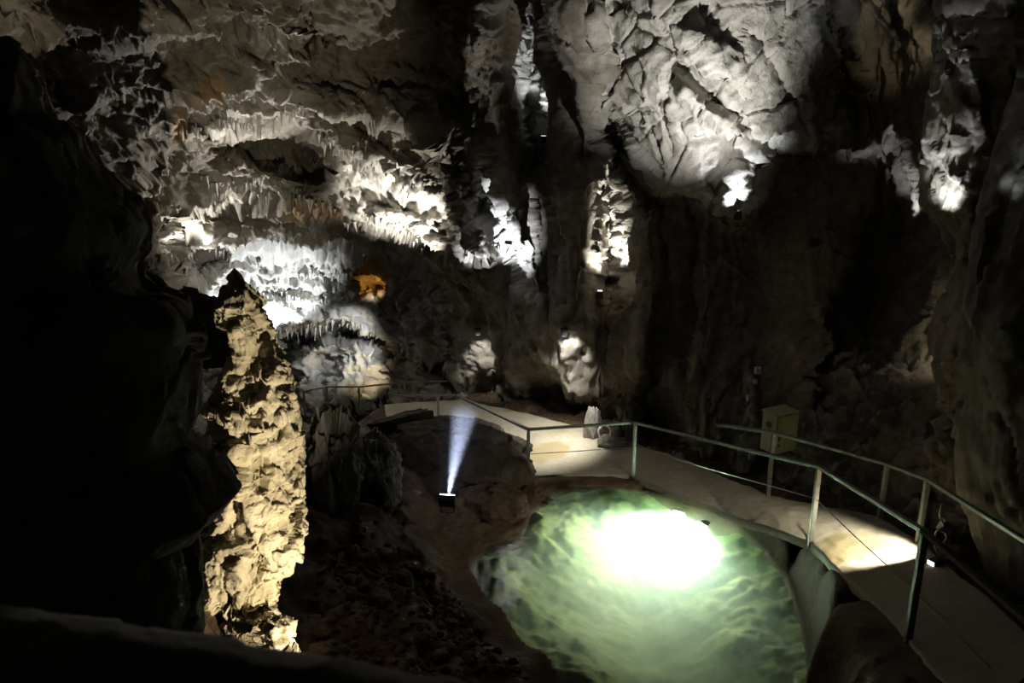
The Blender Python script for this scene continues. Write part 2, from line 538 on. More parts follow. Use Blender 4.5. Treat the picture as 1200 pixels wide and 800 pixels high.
# pitted crust on the lit ribs and ledges, cracks and scallops on the slab
PIT = sstep(CALC_LIT0, 0.2, 0.6) * (1 - slab_mask)
Hh += PIT * (0.06 * facets(WP * 4.2 + 2) - 0.16 * sstep(vnoise(WP * 3.3 + 5), 0.22, 0.5) - 0.08 * sstep(vnoise(WP * 7.5 + 1), 0.2, 0.5))
fv, fe = facets(QS * np.array([1.0, 1.0, 1.4]) * 0.75 + 21, True)
scal = sstep(PX, 780, 850)
Hh += slab_mask * (-0.09 * np.exp(-(fe / 0.022) ** 2) + 0.07 * fv + (0.25 + 0.75 * scal) * 0.055 * ridged(QS * np.array([2.2, 2.2, 3.6]), 2) + 0.012 * fbm(QS * 9, 2))
Q3 = WP * np.array([1.3, 1.3, 0.22])
Hh += (1 - left_mask) * (1 - slab_mask) * 0.30 * ridged(Q3, 3)
WP2 = WP + WN * Hh[..., None]
wall_back = link('wall_back', mesh_np('wall_back', WP2, grid_faces(*PX.shape)), M_wall)
tag(wall_back, kind='structure')
OCH = np.zeros(PX.shape)
for pts, w, k in [([(408,312),(430,308),(460,318),(462,338),(440,352),(414,346)], 5, 1.0), ([(330,238),(365,244),(405,250),(402,262),(350,262)], 5, 0.5), ([(232,95),(262,80),(250,110),(225,130)], 6, 0.35),
                  ([(238,100),(262,92),(272,112),(250,118)], 6, 0.45), ([(200,150),(218,120),(222,150),(205,170)], 6, 0.35)]:
    OCH = np.maximum(OCH, k * sstep(poly_sd(PX, PY, pts), -w, w))
at_o = wall_back.data.attributes.new('ochre', 'FLOAT', 'POINT')
at_o.data.foreach_set('value', OCH.astype(np.float32).ravel())
at_c = wall_back.data.attributes.new('calcite_lit', 'FLOAT', 'POINT')
at_c.data.foreach_set('value', CALC_LIT.astype(np.float32).ravel())

def wd(px, py):
    """forward distance of the built wall at a photo pixel"""
    i = int(round((py + 90) / step)); j = int(round((px + 90) / step))
    i = min(max(i, 0), PX.shape[0] - 1); j = min(max(j, 0), PX.shape[1] - 1)
    return float(WP2[i, j, 1])

def wpt(px, py, off=0.0):
    return at(px, py, wd(px, py) - off)

# ================================================================== ROCK MASSES (closed, with their own depth)
def mass(name, rows, mat, nu=220, nv=260, amp=1.0, sz=0.7, thick=1.2, seed=0.0, squash=0.55, pits=0.0):
    """closed horizontal sections from left/right outlines; rows = (py, xL, xR, distance)"""
    R = np.array(rows, float)
    v = np.linspace(R[0, 0], R[-1, 0], nv)
    wantL, wantR, d = (np.interp(v, R[:, 0], R[:, k]) for k in (1, 2, 3))
    xL, xR = wantL.copy(), wantR.copy()
    th = np.linspace(0, 2 * np.pi, nu, endpoint=False)
    c, s = np.cos(th), np.sin(th)
    cs = np.sign(c) * np.abs(c) ** squash; ss = np.sign(s) * np.abs(s) ** 0.9
    ker = np.ones(9) / 9
    for it in range(4):
        L = at(xL, v, d); Rr = at(xR, v, d)
        mid = (L + Rr) / 2
        half = np.maximum((Rr[:, 0] - L[:, 0]) / 2, 0.03)
        P = np.zeros((nv, nu, 3))
        P[..., 0] = mid[:, 0, None] + half[:, None] * cs[None]
        P[..., 1] = mid[:, 1, None] - thick * ss[None] * np.minimum(1, half[:, None] / thick * 1.6) + thick * 0.6
        P[..., 2] = mid[:, 2, None]
        n = grid_normals(P, True)
        out = P - mid[:, None] - np.array([0, thick * 0.6, 0])
        n = np.where((n * out).sum(-1, keepdims=True) < 0, -n, n)
        h = fracture(P + seed, np.full(P.shape[:2], sz)) * amp
        if pits:
            h = h - pits * sstep(vnoise(P * np.array([5.0, 5.0, 3.2]) + seed), 0.30, 0.50) + 0.02 * facets(P * 11 + seed)
        P = P + n * h[..., None]
        if it < 3:
            qx, qy = project(P)
            eL = wantL - qx.min(1); eR = wantR - qx.max(1)
            pad = lambda e: np.convolve(np.pad(e, 4, mode='edge'), ker, 'valid')
            xL = xL + pad(eL); xR = xR + pad(eR)
    top = P[0].mean(0) + np.array([0, 0, 0.1]); bot = P[-1].mean(0)
    V = np.concatenate([P.reshape(-1, 3), top[None], bot[None]])
    q = grid_faces(nv, nu, True)
    me = mesh_np(name, V, q)
    # caps
    import bmesh
    bm = bmesh.new(); bm.from_mesh(me); bm.verts.ensure_lookup_table()
    nt = nv * nu
    for i in range(nu):
        j = (i + 1) % nu
        bm.faces.new((bm.verts[nt], bm.verts[j], bm.verts[i]))
        bm.faces.new((bm.verts[nt + 1], bm.verts[nt - nu + i], bm.verts[nt - nu + j]))
    bmesh.ops.recalc_face_normals(bm, faces=bm.faces)
    for f in bm.faces: f.smooth = True
    bm.to_mesh(me); bm.free()
    return link(name, me, mat)

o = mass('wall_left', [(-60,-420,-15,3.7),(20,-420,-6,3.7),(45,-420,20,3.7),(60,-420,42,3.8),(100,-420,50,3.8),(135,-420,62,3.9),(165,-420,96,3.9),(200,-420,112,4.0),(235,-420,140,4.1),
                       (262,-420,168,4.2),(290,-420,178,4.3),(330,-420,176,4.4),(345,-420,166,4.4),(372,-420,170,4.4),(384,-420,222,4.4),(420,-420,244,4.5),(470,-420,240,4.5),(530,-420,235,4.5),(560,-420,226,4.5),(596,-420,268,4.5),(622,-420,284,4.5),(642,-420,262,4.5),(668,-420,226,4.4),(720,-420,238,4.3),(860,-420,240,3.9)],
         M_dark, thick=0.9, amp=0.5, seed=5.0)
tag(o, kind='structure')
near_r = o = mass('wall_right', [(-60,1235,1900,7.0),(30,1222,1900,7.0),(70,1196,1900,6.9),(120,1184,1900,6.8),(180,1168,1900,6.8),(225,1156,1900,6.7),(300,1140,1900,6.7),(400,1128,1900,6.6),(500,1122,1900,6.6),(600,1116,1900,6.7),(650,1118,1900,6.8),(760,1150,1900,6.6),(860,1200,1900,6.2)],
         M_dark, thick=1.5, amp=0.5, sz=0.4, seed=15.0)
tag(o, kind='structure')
rear = o = mass('wall_right_rear', [(-60,1096,1330,10.2),(80,1092,1320,10.2),(120,1084,1310,10.3),(180,1078,1300,10.4),(250,1076,1280,10.4),(280,1100,1280,10.3),(320,1114,1280,10.2),(350,1108,1280,10.1),(385,1092,1280,10.0),(430,1086,1280,9.9),(470,1098,1280,9.8),(560,1098,1280,9.6),(660,1104,1300,9.4)],
         M_rear, thick=0.8, amp=0.8, sz=0.6, seed=25.0)
tag(o, kind='structure')

def mpt(obj, px, py, off):
    """point just in front of a built rock mass at a photo pixel"""
    n_ = len(obj.data.vertices); v = np.empty(n_ * 3, np.float32); obj.data.vertices.foreach_get('co', v); v = v.reshape(-1, 3)
    qx, qy = project(v)
    m = (np.abs(qx - px) < 7) & (np.abs(qy - py) < 7)
    d = float(v[m, 1].min()) if m.any() else 9.5
    return at(np.array(float(px)), np.array(float(py)), np.array(d - off))
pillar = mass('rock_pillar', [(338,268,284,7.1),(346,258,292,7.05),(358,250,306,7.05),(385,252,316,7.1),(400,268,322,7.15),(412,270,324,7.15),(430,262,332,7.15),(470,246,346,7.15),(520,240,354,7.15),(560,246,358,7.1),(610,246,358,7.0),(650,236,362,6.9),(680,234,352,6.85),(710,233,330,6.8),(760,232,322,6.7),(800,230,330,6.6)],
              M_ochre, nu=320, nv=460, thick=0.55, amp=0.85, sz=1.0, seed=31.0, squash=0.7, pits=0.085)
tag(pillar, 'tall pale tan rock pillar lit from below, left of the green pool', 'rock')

# ================================================================== GROUND, PATH, POOL
FRONT = [(455,502,-.5),(540,522,-.2),(620,556,.15),(742,556,.15),(850,600,.5),(950,634,1.0),(1010,692,1.4),(1065,747,1.75),(1150,850,2.1)]
BACK = [(450,474,-.5),(545,467,-.3),(640,490,.1),(730,513,.2),(800,538,.35),(900,578,.75),(1030,605,1.1),(1080,636,1.35),(1230,760,2.0)]
FR = np.array([on_z(np.array(a), np.array(b), np.array(z)) for a, b, z in FRONT])
BK = np.array([on_z(np.array(a), np.array(b), np.array(z)) for a, b, z in BACK])
def resample(P, n):
    t = np.linspace(0, len(P) - 1, n)
    return np.stack([np.interp(t, np.arange(len(P)), P[:, k]) for k in range(3)], -1)
nt, ns = 260, 60
fr, bk = resample(FR, nt), resample(BK, nt)
s = np.linspace(0, 1, ns)[None, :, None]
PP = fr[:, None] * (1 - s) + bk[:, None] * s
edge = 0.07 * fbm(PP * 1.7, 3)
PP[..., 0] += edge * (np.abs(s[..., 0] - 0.5) * 2) ** 4
PP[..., 1] += edge * (np.abs(s[..., 0] - 0.5) * 2) ** 4
PP[..., 2] += 0.03 * fbm(PP * 1.1, 3) + 0.010 * fbm(PP * 9, 2)
sk = PP[:, :1].copy(); sk[..., 2] -= 0.12
sk2 = PP[:, -1:].copy(); sk2[..., 2] -= 0.3
PPs = np.concatenate([sk, PP, sk2], 1)

def path_mat():
    m, nt_, B, N, L = nodes_of('sandy_concrete')
    geo = N.new('ShaderNodeNewGeometry')
    def noise(sc, det=5):
        n = N.new('ShaderNodeTexNoise'); n.inputs['Scale'].default_value = sc; n.inputs['Detail'].default_value = det
        L.new(geo.outputs['Position'], n.inputs['Vector']); return n
    a = noise(0.8); b = noise(14); c = noise(90, 3)
    r = N.new('ShaderNodeValToRGB'); e = r.color_ramp.elements
    e[0].position = 0.3; e[0].color = (0.34, 0.30, 0.21, 1); e[1].position = 0.7; e[1].color = (0.52, 0.48, 0.38, 1)
    mx = N.new('ShaderNodeMath'); mx.operation = 'MULTIPLY_ADD'
    hf = N.new('ShaderNodeMath'); hf.operation = 'MULTIPLY'; hf.inputs[1].default_value = 0.5; L.new(a.outputs[0], hf.inputs[0])
    L.new(b.outputs[0], mx.inputs[0]); mx.inputs[1].default_value = 0.5; L.new(hf.outputs[0], mx.inputs[2])
    L.new(mx.outputs[0], r.inputs[0])
    # damp yellowish stains
    st = noise(0.55, 3)
    rr = N.new('ShaderNodeValToRGB'); rr.color_ramp.elements[0].position = 0.60; rr.color_ramp.elements[1].position = 0.64
    L.new(st.outputs[0], rr.inputs[0])
    mi = N.new('ShaderNodeMixRGB'); L.new(rr.outputs[0], mi.inputs[0]); L.new(r.outputs[0], mi.inputs[1]); mi.inputs[2].default_value = (0.36, 0.30, 0.17, 1)
    L.new(mi.outputs[0], B.inputs['Base Color'])
    ro = N.new('ShaderNodeMapRange'); ro.inputs['To Min'].default_value = 0.75; ro.inputs['To Max'].default_value = 0.4
    L.new(rr.outputs[0], ro.inputs['Value']); L.new(ro.outputs[0], B.inputs['Roughness'])
    ad = N.new('ShaderNodeMath'); ad.operation = 'ADD'; L.new(b.outputs[0], ad.inputs[0]); L.new(c.outputs[0], ad.inputs[1])
    bp = N.new('ShaderNodeBump'); bp.inputs['Strength'].default_value = 0.35; bp.inputs['Distance'].default_value = 0.02
    L.new(ad.outputs[0], bp.inputs['Height']); L.new(bp.outputs[0], B.inputs['Normal'])
    return m
path = link('path', mesh_np('path', PPs, grid_faces(nt, ns + 2)), path_mat())
tag(path, kind='structure')

POOL_PX = [(980,790),(984,850),(930,930),(800,960),(690,900),(652,812),(610,768),(580,728),(556,700),(538,672),(545,645),(575,632),(605,622),(612,598),(634,572),(680,565),(740,566),(800,579),(860,602),(910,636),(945,680),(967,730)]
POOL = [tuple(on_z(np.array(float(a)), np.array(float(b)), np.array(0.0))[:2]) for a, b in POOL_PX]
# smooth the outline
pa = np.array(POOL)
for _ in range(2):
    nx = np.roll(pa, -1, 0)
    pa = np.stack([pa * 0.75 + nx * 0.25, pa * 0.25 + nx * 0.75], 1).reshape(-1, 2)
POOL = [tuple(p) for p in pa]

GX, GY = np.meshgrid(np.arange(-6.5, 8.0, 0.06), np.arange(5.0, 21.5, 0.06))
pool_sd = poly_sd(GX, GY, POOL[::2])
ctrl = [(p[0], p[1], 0.05) for p in POOL[::6]]
ctrl += [(p[0], p[1], p[2] - 0.03) for p in resample(FR, 140)] + [(p[0], p[1], p[2] - 0.10) for p in resample(BK, 30)]
for a, b, z in [(600,795,.35),(520,790,.6),(450,790,.85),(380,790,1.05),(330,790,1.2),(530,700,.3),(450,700,.7),(380,700,1.0),(480,640,.5),(420,600,.9),(560,612,.25),(350,600,1.2),(450,540,.8),(380,520,1.2),(300,650,1.5),(200,700,1.9),(430,500,.2)]:
    ctrl.append((*on_z(np.array(float(a)), np.array(float(b)), np.array(z))[:2], z))
ctrl += [(x_, y_, -1.6) for x_ in (-6.2, -5.0, -4.0, -3.0) for y_ in (19.0, 20.2, 21.4)] + [(x_, 16.8, -0.5) for x_ in (-6, -5, -4)]
cz = np.array(ctrl)
num = np.zeros(GX.shape); den = np.zeros(GX.shape)
for x, y, z in cz:
    w = 1.0 / (((GX - x) ** 2 + (GY - y) ** 2) + 0.02) ** 1.7
    num += w * z; den += w
GZ = num / den
G3 = np.stack([GX, GY, GZ], -1)
rough_w = sstep(-pool_sd, 0.0, 0.5)
path_poly = [tuple(p[:2]) for p in resample(FR, 24)] + [tuple(p[:2]) for p in resample(BK, 24)[::-1]]
path_sd = poly_sd(GX, GY, path_poly)
offp = sstep(-path_sd, -0.05, 0.5)
GZ = GZ + rough_w * offp * (0.13 * facets(G3 * 1.5) + 0.06 * facets(G3 * 4.0) + 0.12 * fbm(G3 * 0.8, 3)) + 0.012 * fbm(G3 * 9, 2)
GZ -= 0.14 * sstep(path_sd, 0.0, 0.2)
GZ -= 3.0 * sstep(pool_sd, 0.12, 0.5)
ground = link('floor', mesh_np('floor', np.stack([GX, GY, GZ], -1), grid_faces(*GX.shape)), M_brown)
tag(ground, kind='structure')
def gz(x, y):
    i = min(max((y - 5.0) / 0.06, 0), GX.shape[0] - 2); j = min(max((x + 6.5) / 0.06, 0), GX.shape[1] - 2)
    i0, j0 = int(i), int(j); a, b = i - i0, j - j0
    return (GZ[i0, j0] * (1 - a) * (1 - b) + GZ[i0 + 1, j0] * a * (1 - b) + GZ[i0, j0 + 1] * (1 - a) * b + GZ[i0 + 1, j0 + 1] * a * b)

# pool: thing with bed and water
pool = thing('cave_pool', 'round milky green pool glowing from an underwater lamp', 'pool', (2.0, 10.5, 0.0))
def rel(P):
    return np.asarray(P, float) - np.array([2.0, 10.5, 0.0])
xs = [p[0] for p in POOL]; ys = [p[1] for p in POOL]
BX, BY = np.meshgrid(np.arange(min(xs) - .5, max(xs) + .5, 0.035), np.arange(min(ys) - .5, max(ys) + .5, 0.035))
bsd = poly_sd(BX, BY, POOL)
B3 = np.stack([BX, BY, 0 * BX], -1)
deep = sstep(bsd, 0.0, 2.4)
BZ = 0.03 - 0.22 * sstep(bsd, -0.1, 0.35) - 1.5 * deep ** 1.3
bil = np.abs(fbm(B3 * 1.1 + 4, 3)); bil2 = np.abs(fbm(B3 * 3.1 + 9, 3))
BZ += sstep(bsd, 0.0, 0.4) * ((0.62 * (bil - 0.25) + 0.20 * (bil2 - 0.2) + 0.05 * np.abs(fbm(B3 * 7.0 + 3, 2))) * (1.0 - 0.75 * deep)) + 0.02 * fbm(B3 * 9, 2)
BZ = np.where(bsd > 0.05, np.minimum(BZ, -0.03), BZ)
for lx, ly in ((796, 606), (824, 620)):
    q = on_z(np.array(float(lx)), np.array(float(ly)), np.array(-0.20))
    BZ -= 0.55 * np.exp(-(((BX - q[0]) ** 2 + (BY - q[1]) ** 2) / 0.45 ** 2)) * sstep(bsd, 0.0, 0.15)
BZ -= 0.6 * sstep(-bsd, 0.10, 0.4)
M_bed = rock_mat('green_sediment', (0.13, 0.19, 0.05), (0.28, 0.37, 0.13), (0.45, 0.55, 0.26), bump=0.35, scale=2.0)
bed = link('pool_bed', mesh_np('pool_bed', rel(np.stack([BX, BY, BZ], -1)), grid_faces(*BX.shape)), M_bed, pool)

def water_mat():
    m, nt_, B, N, L = nodes_of('milky_green_water')
    B.inputs['Base Color'].default_value = (1, 1, 1, 1)
    B.inputs['Transmission Weight'].default_value = 1.0
    B.inputs['IOR'].default_value = 1.33
    B.inputs['Roughness'].default_value = 0.0
    ab = N.new('ShaderNodeVolumeAbsorption'); ab.inputs['Color'].default_value = (0.48, 0.88, 0.58, 1); ab.inputs['Density'].default_value = 0.30
    scn = N.new('ShaderNodeVolumeScatter'); scn.inputs['Color'].default_value = (0.76, 1.0, 0.93, 1); scn.inputs['Density'].default_value = 0.70
    scn.inputs['Anisotropy'].default_value = 0.2
    ad = N.new('ShaderNodeAddShader'); L.new(ab.outputs[0], ad.inputs[0]); L.new(scn.outputs[0], ad.inputs[1])
    L.new(ad.outputs[0], N['Material Output'].inputs['Volume'])
    return m
cen = pa.mean(0)
wo = cen + (pa - cen) * (1 + 0.12 / np.linalg.norm(pa - cen, axis=1, keepdims=True))
n = len(wo)
wv = [tuple(rel((x, y, 0.0))) for x, y in wo] + [tuple(rel((x, y, -2.6))) for x, y in wo]
wf = [tuple(range(n)), tuple(range(2 * n - 1, n - 1, -1))] + [(i, n + i, n + (i + 1) % n, (i + 1) % n) for i in range(n)]
me = bpy.data.meshes.new('water'); me.from_pydata(wv, [], wf); me.update()
import bmesh
bm = bmesh.new(); bm.from_mesh(me); bmesh.ops.recalc_face_normals(bm, faces=bm.faces); bm.to_mesh(me); bm.free()
water = link('water', me, water_mat(), pool)

# underwater floodlights
M_lens_pool = emit_mat('pool_lamp_lens', (0.92, 1.0, 0.97), 60.0)
def pool_lamp(px, py, label, watts):
    p = on_z(np.array(float(px)), np.array(float(py)), np.array(-0.20))
    tgt = on_z(np.array(748.0), np.array(700.0), np.array(-0.9))
    t = thing('underwater_lamp', label, 'lamp', p, 'underwater lamps at the far rim')
    d = (Vector(tgt) - Vector(p)).normalized()
    R = d.to_track_quat('Z', 'Y').to_matrix()
    MB().tube([R @ Vector((0, 0, -0.10)), R @ Vector((0, 0, 0.0)), R @ Vector((0, 0, 0.03))], [0.06, 0.10, 0.105], 16).build('housing', M_white, t, smooth=False)
    MB().tube([R @ Vector((0, 0, 0.031)), R @ Vector((0, 0, 0.036))], 0.095, 16).build('lens', M_lens_pool, t)
    MB().box((0, 0, -0.18), (0.05, 0.05, 0.20)).build('bracket', M_white, t)
    spot('pool_light', Vector(p) + d * 0.06, tgt, watts, 150, 0.7, (0.93, 1.0, 0.95), 0.09)
pool_lamp(796, 606, 'left one of two bright lamps under the far rim of the pool', 1250)
pool_lamp(824, 620, 'right one of two bright lamps under the far rim of the pool', 850)

# ------------------------------------------------------------------ boulders
def boulder_mesh(name, seed, scale, res=48, amp=0.22, squash=1.0):
    nu, nv = res * 2, res
    th = np.linspace(0, 2 * np.pi, nu, endpoint=False); ph = np.linspace(0.04, np.pi - 0.04, nv)
    T, Pp = np.meshgrid(th, ph)
    P = np.stack([np.cos(T) * np.sin(Pp), np.sin(T) * np.sin(Pp), np.cos(Pp)], -1)
    k = 1 + amp * facets(P * 1.3 + seed) + amp * 0.4 * facets(P * 3.4 + seed * 2) + amp * 0.5 * fbm(P * 1.0 + seed, 3) + amp * 0.12 * facets(P * 9 + seed)
    P = P * k[..., None] * np.array(scale)
    V = np.concatenate([P.reshape(-1, 3), P[0].mean(0)[None], P[-1].mean(0)[None]])
    q = grid_faces(nv, nu, True)
    me = mesh_np(name, V, q)
    bm = bmesh.new(); bm.from_mesh(me); bm.verts.ensure_lookup_table()
    t = nv * nu
    for i in range(nu):
        j = (i + 1) % nu
        bm.faces.new((bm.verts[t], bm.verts[j], bm.verts[i])); bm.faces.new((bm.verts[t + 1], bm.verts[t - nu + i], bm.verts[t - nu + j]))
    bmesh.ops.recalc_face_normals(bm, faces=bm.faces)
    for f in bm.faces: f.smooth = True
    bm.to_mesh(me); bm.free()
    return me

def boulder(px, py, d, scale, seed, label, mat, res=64, amp=0.22, rz=0.0, name='boulder'):
    o = link(name, boulder_mesh(name, seed, scale, res, amp), mat)
    o.location = Vector(at(np.array(float(px)), np.array(float(py)), np.array(float(d))))
    o.rotation_euler.z = rz
    tag(o, label, 'rock')
    return o
boulder(512, 562, 13.3, (1.62, 1.1, 1.14), 2.0, 'big dark rounded mound of rock between the path and the small floodlight', M_mound_dim, 110, 0.13, name='rock_mound')
boulder(575, 600, 12.0, (0.62, 0.5, 0.42), 8.0, 'brown angular boulder right of the small floodlight, above the pool edge', M_brown, 64, 0.25)
boulder(548, 638, 11.2, (0.75, 0.45, 0.20), 12.0, 'low flat brown ledge stone under the floodlight', M_brown, 64, 0.25)
boulder(622, 590, 12.6, (0.34, 0.3, 0.26), 14.0, 'small brown boulder at the far left rim of the pool', M_brown, 48, 0.25)
boulder(438, 556, 11.6, (0.42, 0.4, 0.62), 17.0, 'grey striated rock stub standing behind the lit pillar', M_grey, 90, 0.42)
boulder(392, 552, 10.8, (0.36, 0.4, 0.85), 22.0, 'tall dark grey rock stub directly beside the pillar', M_grey, 90, 0.42)
boulder(470, 600, 11.9, (0.40, 0.3, 0.36), 27.0, 'dark grey block just left of the small floodlight', M_grey, 64, 0.38)
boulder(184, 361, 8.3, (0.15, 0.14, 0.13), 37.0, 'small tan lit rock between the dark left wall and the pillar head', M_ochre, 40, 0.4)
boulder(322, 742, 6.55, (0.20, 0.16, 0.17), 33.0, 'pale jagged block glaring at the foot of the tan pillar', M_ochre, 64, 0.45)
boulder(343, 768, 6.4, (0.06, 0.06, 0.09), 35.0, 'small pale upright chip beside the jagged block at the pillar foot', M_ochre, 32, 0.4)
boulder(225, 385, 8.4, (0.55, 0.4, 0.42), 23.0, 'dark rock shoulder bridging the left wall and the pillar top', M_dark, 64, 0.25)

# ================================================================== PLACED LIGHT (floodlights on the rock)
M_lens = emit_mat('floodlight_lens', (0.80, 0.86, 1.0), 9.0)
def flood(name, px, py, off, tpx, tpy, toff, watts, cone=70, blend=0.7, col=NEUT, size=0.05):
    spot(name, wpt(px, py, off), wpt(tpx, tpy, toff), watts, cone, blend, col, size)

# left, stepped ceiling
flood('ledge_light', 500, 350, 4.2, 470, 240, 0.0, 820, 62, 0.8, NEUT)
flood('stalactite_light', 330, 440, 3.5, 305, 330, 0.0, 760, 95, 0.7, COOL)
flood('stalactite_light', 225, 345, 1.0, 262, 285, 0.0, 160, 70, 0.7, NEUT)
flood('bulge_light', 450, 385, 1.6, 395, 405, 0.3, 150, 70, 0.7, COOL)
flood('alcove_light', 455, 470, 1.2, 425, 430, 0.0, 110, 70, 0.7, WARM)
flood('alcove_light', 225, 315, 2.2, 240, 225, 0.0, 330, 90, 0.8, NEUT)
flood('ledge_light', 330, 285, 2.5, 300, 130, 0.0, 260, 80, 0.9, NEUT)
flood('vault_light', 330, 275, 1.6, 170, 70, 0.0, 360, 100, 0.9, NEUT)
flood('vault_light', 490, 330, 4.2, 450, 80, 0.0, 420, 80, 0.9, NEUT)
flood('orange_light', 445, 345, 0.7, 428, 328, -0.3, 14, 90, 0.7, WARM)
# middle
flood('gully_light', 637, 160, 0.5, 622, 60, 0.0, 150, 50, 0.6, COOL)
flood('rib_light', 704, 362, 0.75, 720, 250, 0.1, 650, 52, 0.6, NEUT)
flood('niche_light', 559, 384, 0.75, 563, 418, 0.0, 75, 46, 0.6, NEUT)
flood('niche_light', 661, 384, 0.75, 670, 416, 0.0, 95, 44, 0.6, NEUT)
# right
flood('slab_light', 866, 258, 0.8, 860, 180, 0.1, 130, 85, 0.7, COOL)
flood('slab_light', 880, 330, 4.0, 800, 80, 0.0, 1150, 58, 0.9, (0.97, 0.97, 0.95))
spot('chimney_light', at(np.array(1112.0), np.array(30.0), np.array(12.0)), wpt(1088, 22), 60, 80, 0.8, WARM)
spot('recess_light', mpt(rear, 1097, 262, 0.42), mpt(rear, 1104, 214, 0.0), 110, 84, 0.6, COOL)
spot('recess_light', mpt(near_r, 1172, 250, 0.25), mpt(near_r, 1190, 130, 0.05), 14, 60, 0.6, COOL)
flood('recess_light', 1066, 262, 0.8, 1058, 190, 0.0, 60, 70, 0.6, COOL)
spot('recess_light', at(np.array(1125.0), np.array(400.0), np.array(11.4)), wpt(1080, 400), 18, 110, 0.8, WARM)
# pillar
PILL = (1.0, 0.89, 0.66)
P0 = at(np.array(530.0), np.array(890.0), np.array(4.9))
spot('pillar_light', P0, at(np.array(296.0), np.array(525.0), np.array(7.3)), 700, 66, 0.4, PILL, 0.03)
spot('pillar_light', at(np.array(385.0), np.array(800.0), np.array(6.3)), at(np.array(310.0), np.array(700.0), np.array(6.5)), 70, 120, 0.8, PILL, 0.03)
# path
spot('path_light', at(np.array(690.0), np.array(415.0), np.array(14.2)), on_z(np.array(608.0), np.array(520.0), np.array(0.0)), 460, 100, 0.9, NEUT, 0.08)
pl = at(np.array(1092.0), np.array(606.0), np.array(8.3))
spot('path_light', pl, on_z(np.array(1000.0), np.array(648.0), np.array(1.15)), 430, 80, 0.6, (1.0, 0.93, 0.76), 0.03)

# ================================================================== RAILINGS
def railing(name, label, nodes, posts, wire=None, w=0.06, group=None):
    """nodes: (px, py, distance) along the top rail; posts: (base point, top z)"""
    N3 = [Vector(at(np.array(float(a)), np.array(float(b)), np.array(float(d)))) for a, b, d in nodes]
    t = thing(name, label, 'railing', (posts[0][0][0], posts[0][0][1], posts[0][0][2]))
    org = Vector(t.location)
    for a, b in zip(N3[:-1], N3[1:]):
        MB().bar(a - org, b - org, w, w * 0.7).build('top_rail', M_steel, t, bevel=0.006)
    for base, ztop in posts:
        b = Vector(base)
        p = MB().bar(b - org - Vector((0, 0, 0.08)), Vector((b.x, b.y, ztop)) - org, w, w).build('post', M_steel, t, bevel=0.006)
    if wire:
        for a, b in zip(wire[:-1], wire[1:]):
            MB().tube([Vector(a) - org, (Vector(a) + Vector(b)) / 2 - org - Vector((0, 0, 0.012)), Vector(b) - org], 0.007, 6).build('wire', M_wire, t, smooth=True)
    return t

def post_at(px, py, z, top):
    b = on_z(np.array(float(px)), np.array(float(py)), np.array(float(z)))
    zt = CAM[2] + b[1] * rays(np.array(float(px)), np.array(float(top)))[2]
    return b, float(zt)

FP = [post_at(514, 494, -.35, 463), post_at(619, 557, .15, 504), post_at(742, 557, .15, 495), post_at(950, 634, 1.0, 547), post_at(1064, 748, 1.75, 622)]
fd = [p[0][1] for p in FP]
front = [(455, 463, fd[0] + .1), (514, 463, fd[0]), (535, 463, fd[0] - .1), (619, 503, fd[1]), (743, 495, fd[2]), (960, 547, fd[3]), (1082, 622, fd[4]), (1240, 760, 5.1)]
def midp(k, f=0.5):
    b, zt = FP[k]
    return (b[0], b[1] - 0.0, b[2] + (zt - b[2]) * f)
e5 = at(np.array(1240.0), np.array(860.0), np.array(5.1))
railing('pool_railing', 'green grey pool railing with square posts and a thin mid wire', front, FP, [midp(1, .48), midp(2, .55), midp(3, .58), midp(4, .45), e5])
BP = [post_at(900, 580, .75, 508), post_at(1031, 606, 1.1, 543), post_at(1076, 634, 1.35, 563)]
bd = [p[0][1] for p in BP]
railing('path_railing', 'plain back railing without wire, passing in front of the yellow cabinet', [(840, 497, bd[0] + .5), (908, 507, bd[0]), (1034, 542, bd[1]), (1088, 562, bd[2]), (1250, 664, 6.0)], BP)
LP = [(at(np.array(float(a)), np.array(b + 30.0), np.array(19.0)), float(at(np.array(float(a)), np.array(float(b)), np.array(19.0))[2])) for a, b in ((358, 458), (385, 454), (422, 454), (475, 449))]
railing('distant_railing', 'far thin railing at the bend of the path, before the pale alcove', [(356, 458, 19.0), (385, 453, 19.0), (422, 453, 19.0), (475, 448, 19.0), (533, 446, 19.0)], LP, w=0.05)

# ================================================================== FLOODLIGHT WITH ITS BEAM
FLp = Vector(at(np.array(524.0), np.array(587.0), np.array(11.1)))
FLt = Vector(wpt(582, 290, 0.3))
fl = thing('floodlight', 'small black floodlight with a bluish white lens, beaming up beside the mound', 'lamp', FLp)
dv = (FLt - FLp).normalized(); Rm = dv.to_track_quat('Z', 'Y').to_matrix()
MB().box((0, 0, 0), (0.26, 0.20, 0.10), Rm).build('housing', M_black, fl, bevel=0.012)
MB().box(Rm @ Vector((0, 0, 0.058)), (0.23, 0.17, 0.02), Rm).build('lens', M_lens, fl)
MB().bar((-0.10, 0, -0.02), (-0.10, 0.02, -0.20), 0.02).bar((0.10, 0, -0.02), (0.10, 0.02, -0.20), 0.02).bar((-0.10, 0.02, -0.20), (0.10, 0.02, -0.20), 0.02).build('bracket', M_black, fl)
spot('floodlight_light', FLp + dv * 0.09, FLt, 10000, 19, 0.9, (0.80, 0.86, 1.0), 0.03)
def haze_mat():
    m, nt_, B, N, L = nodes_of('damp_cave_air')
    N.remove(B)
    v = N.new('ShaderNodeVolumeScatter'); v.inputs['Color'].default_value = (0.75, 0.8, 1, 1); v.inputs['Density'].default_value = 0.05; v.inputs['Anisotropy'].default_value = 0.1
    L.new(v.outputs[0], N['Material Output'].inputs['Volume'])
    return m
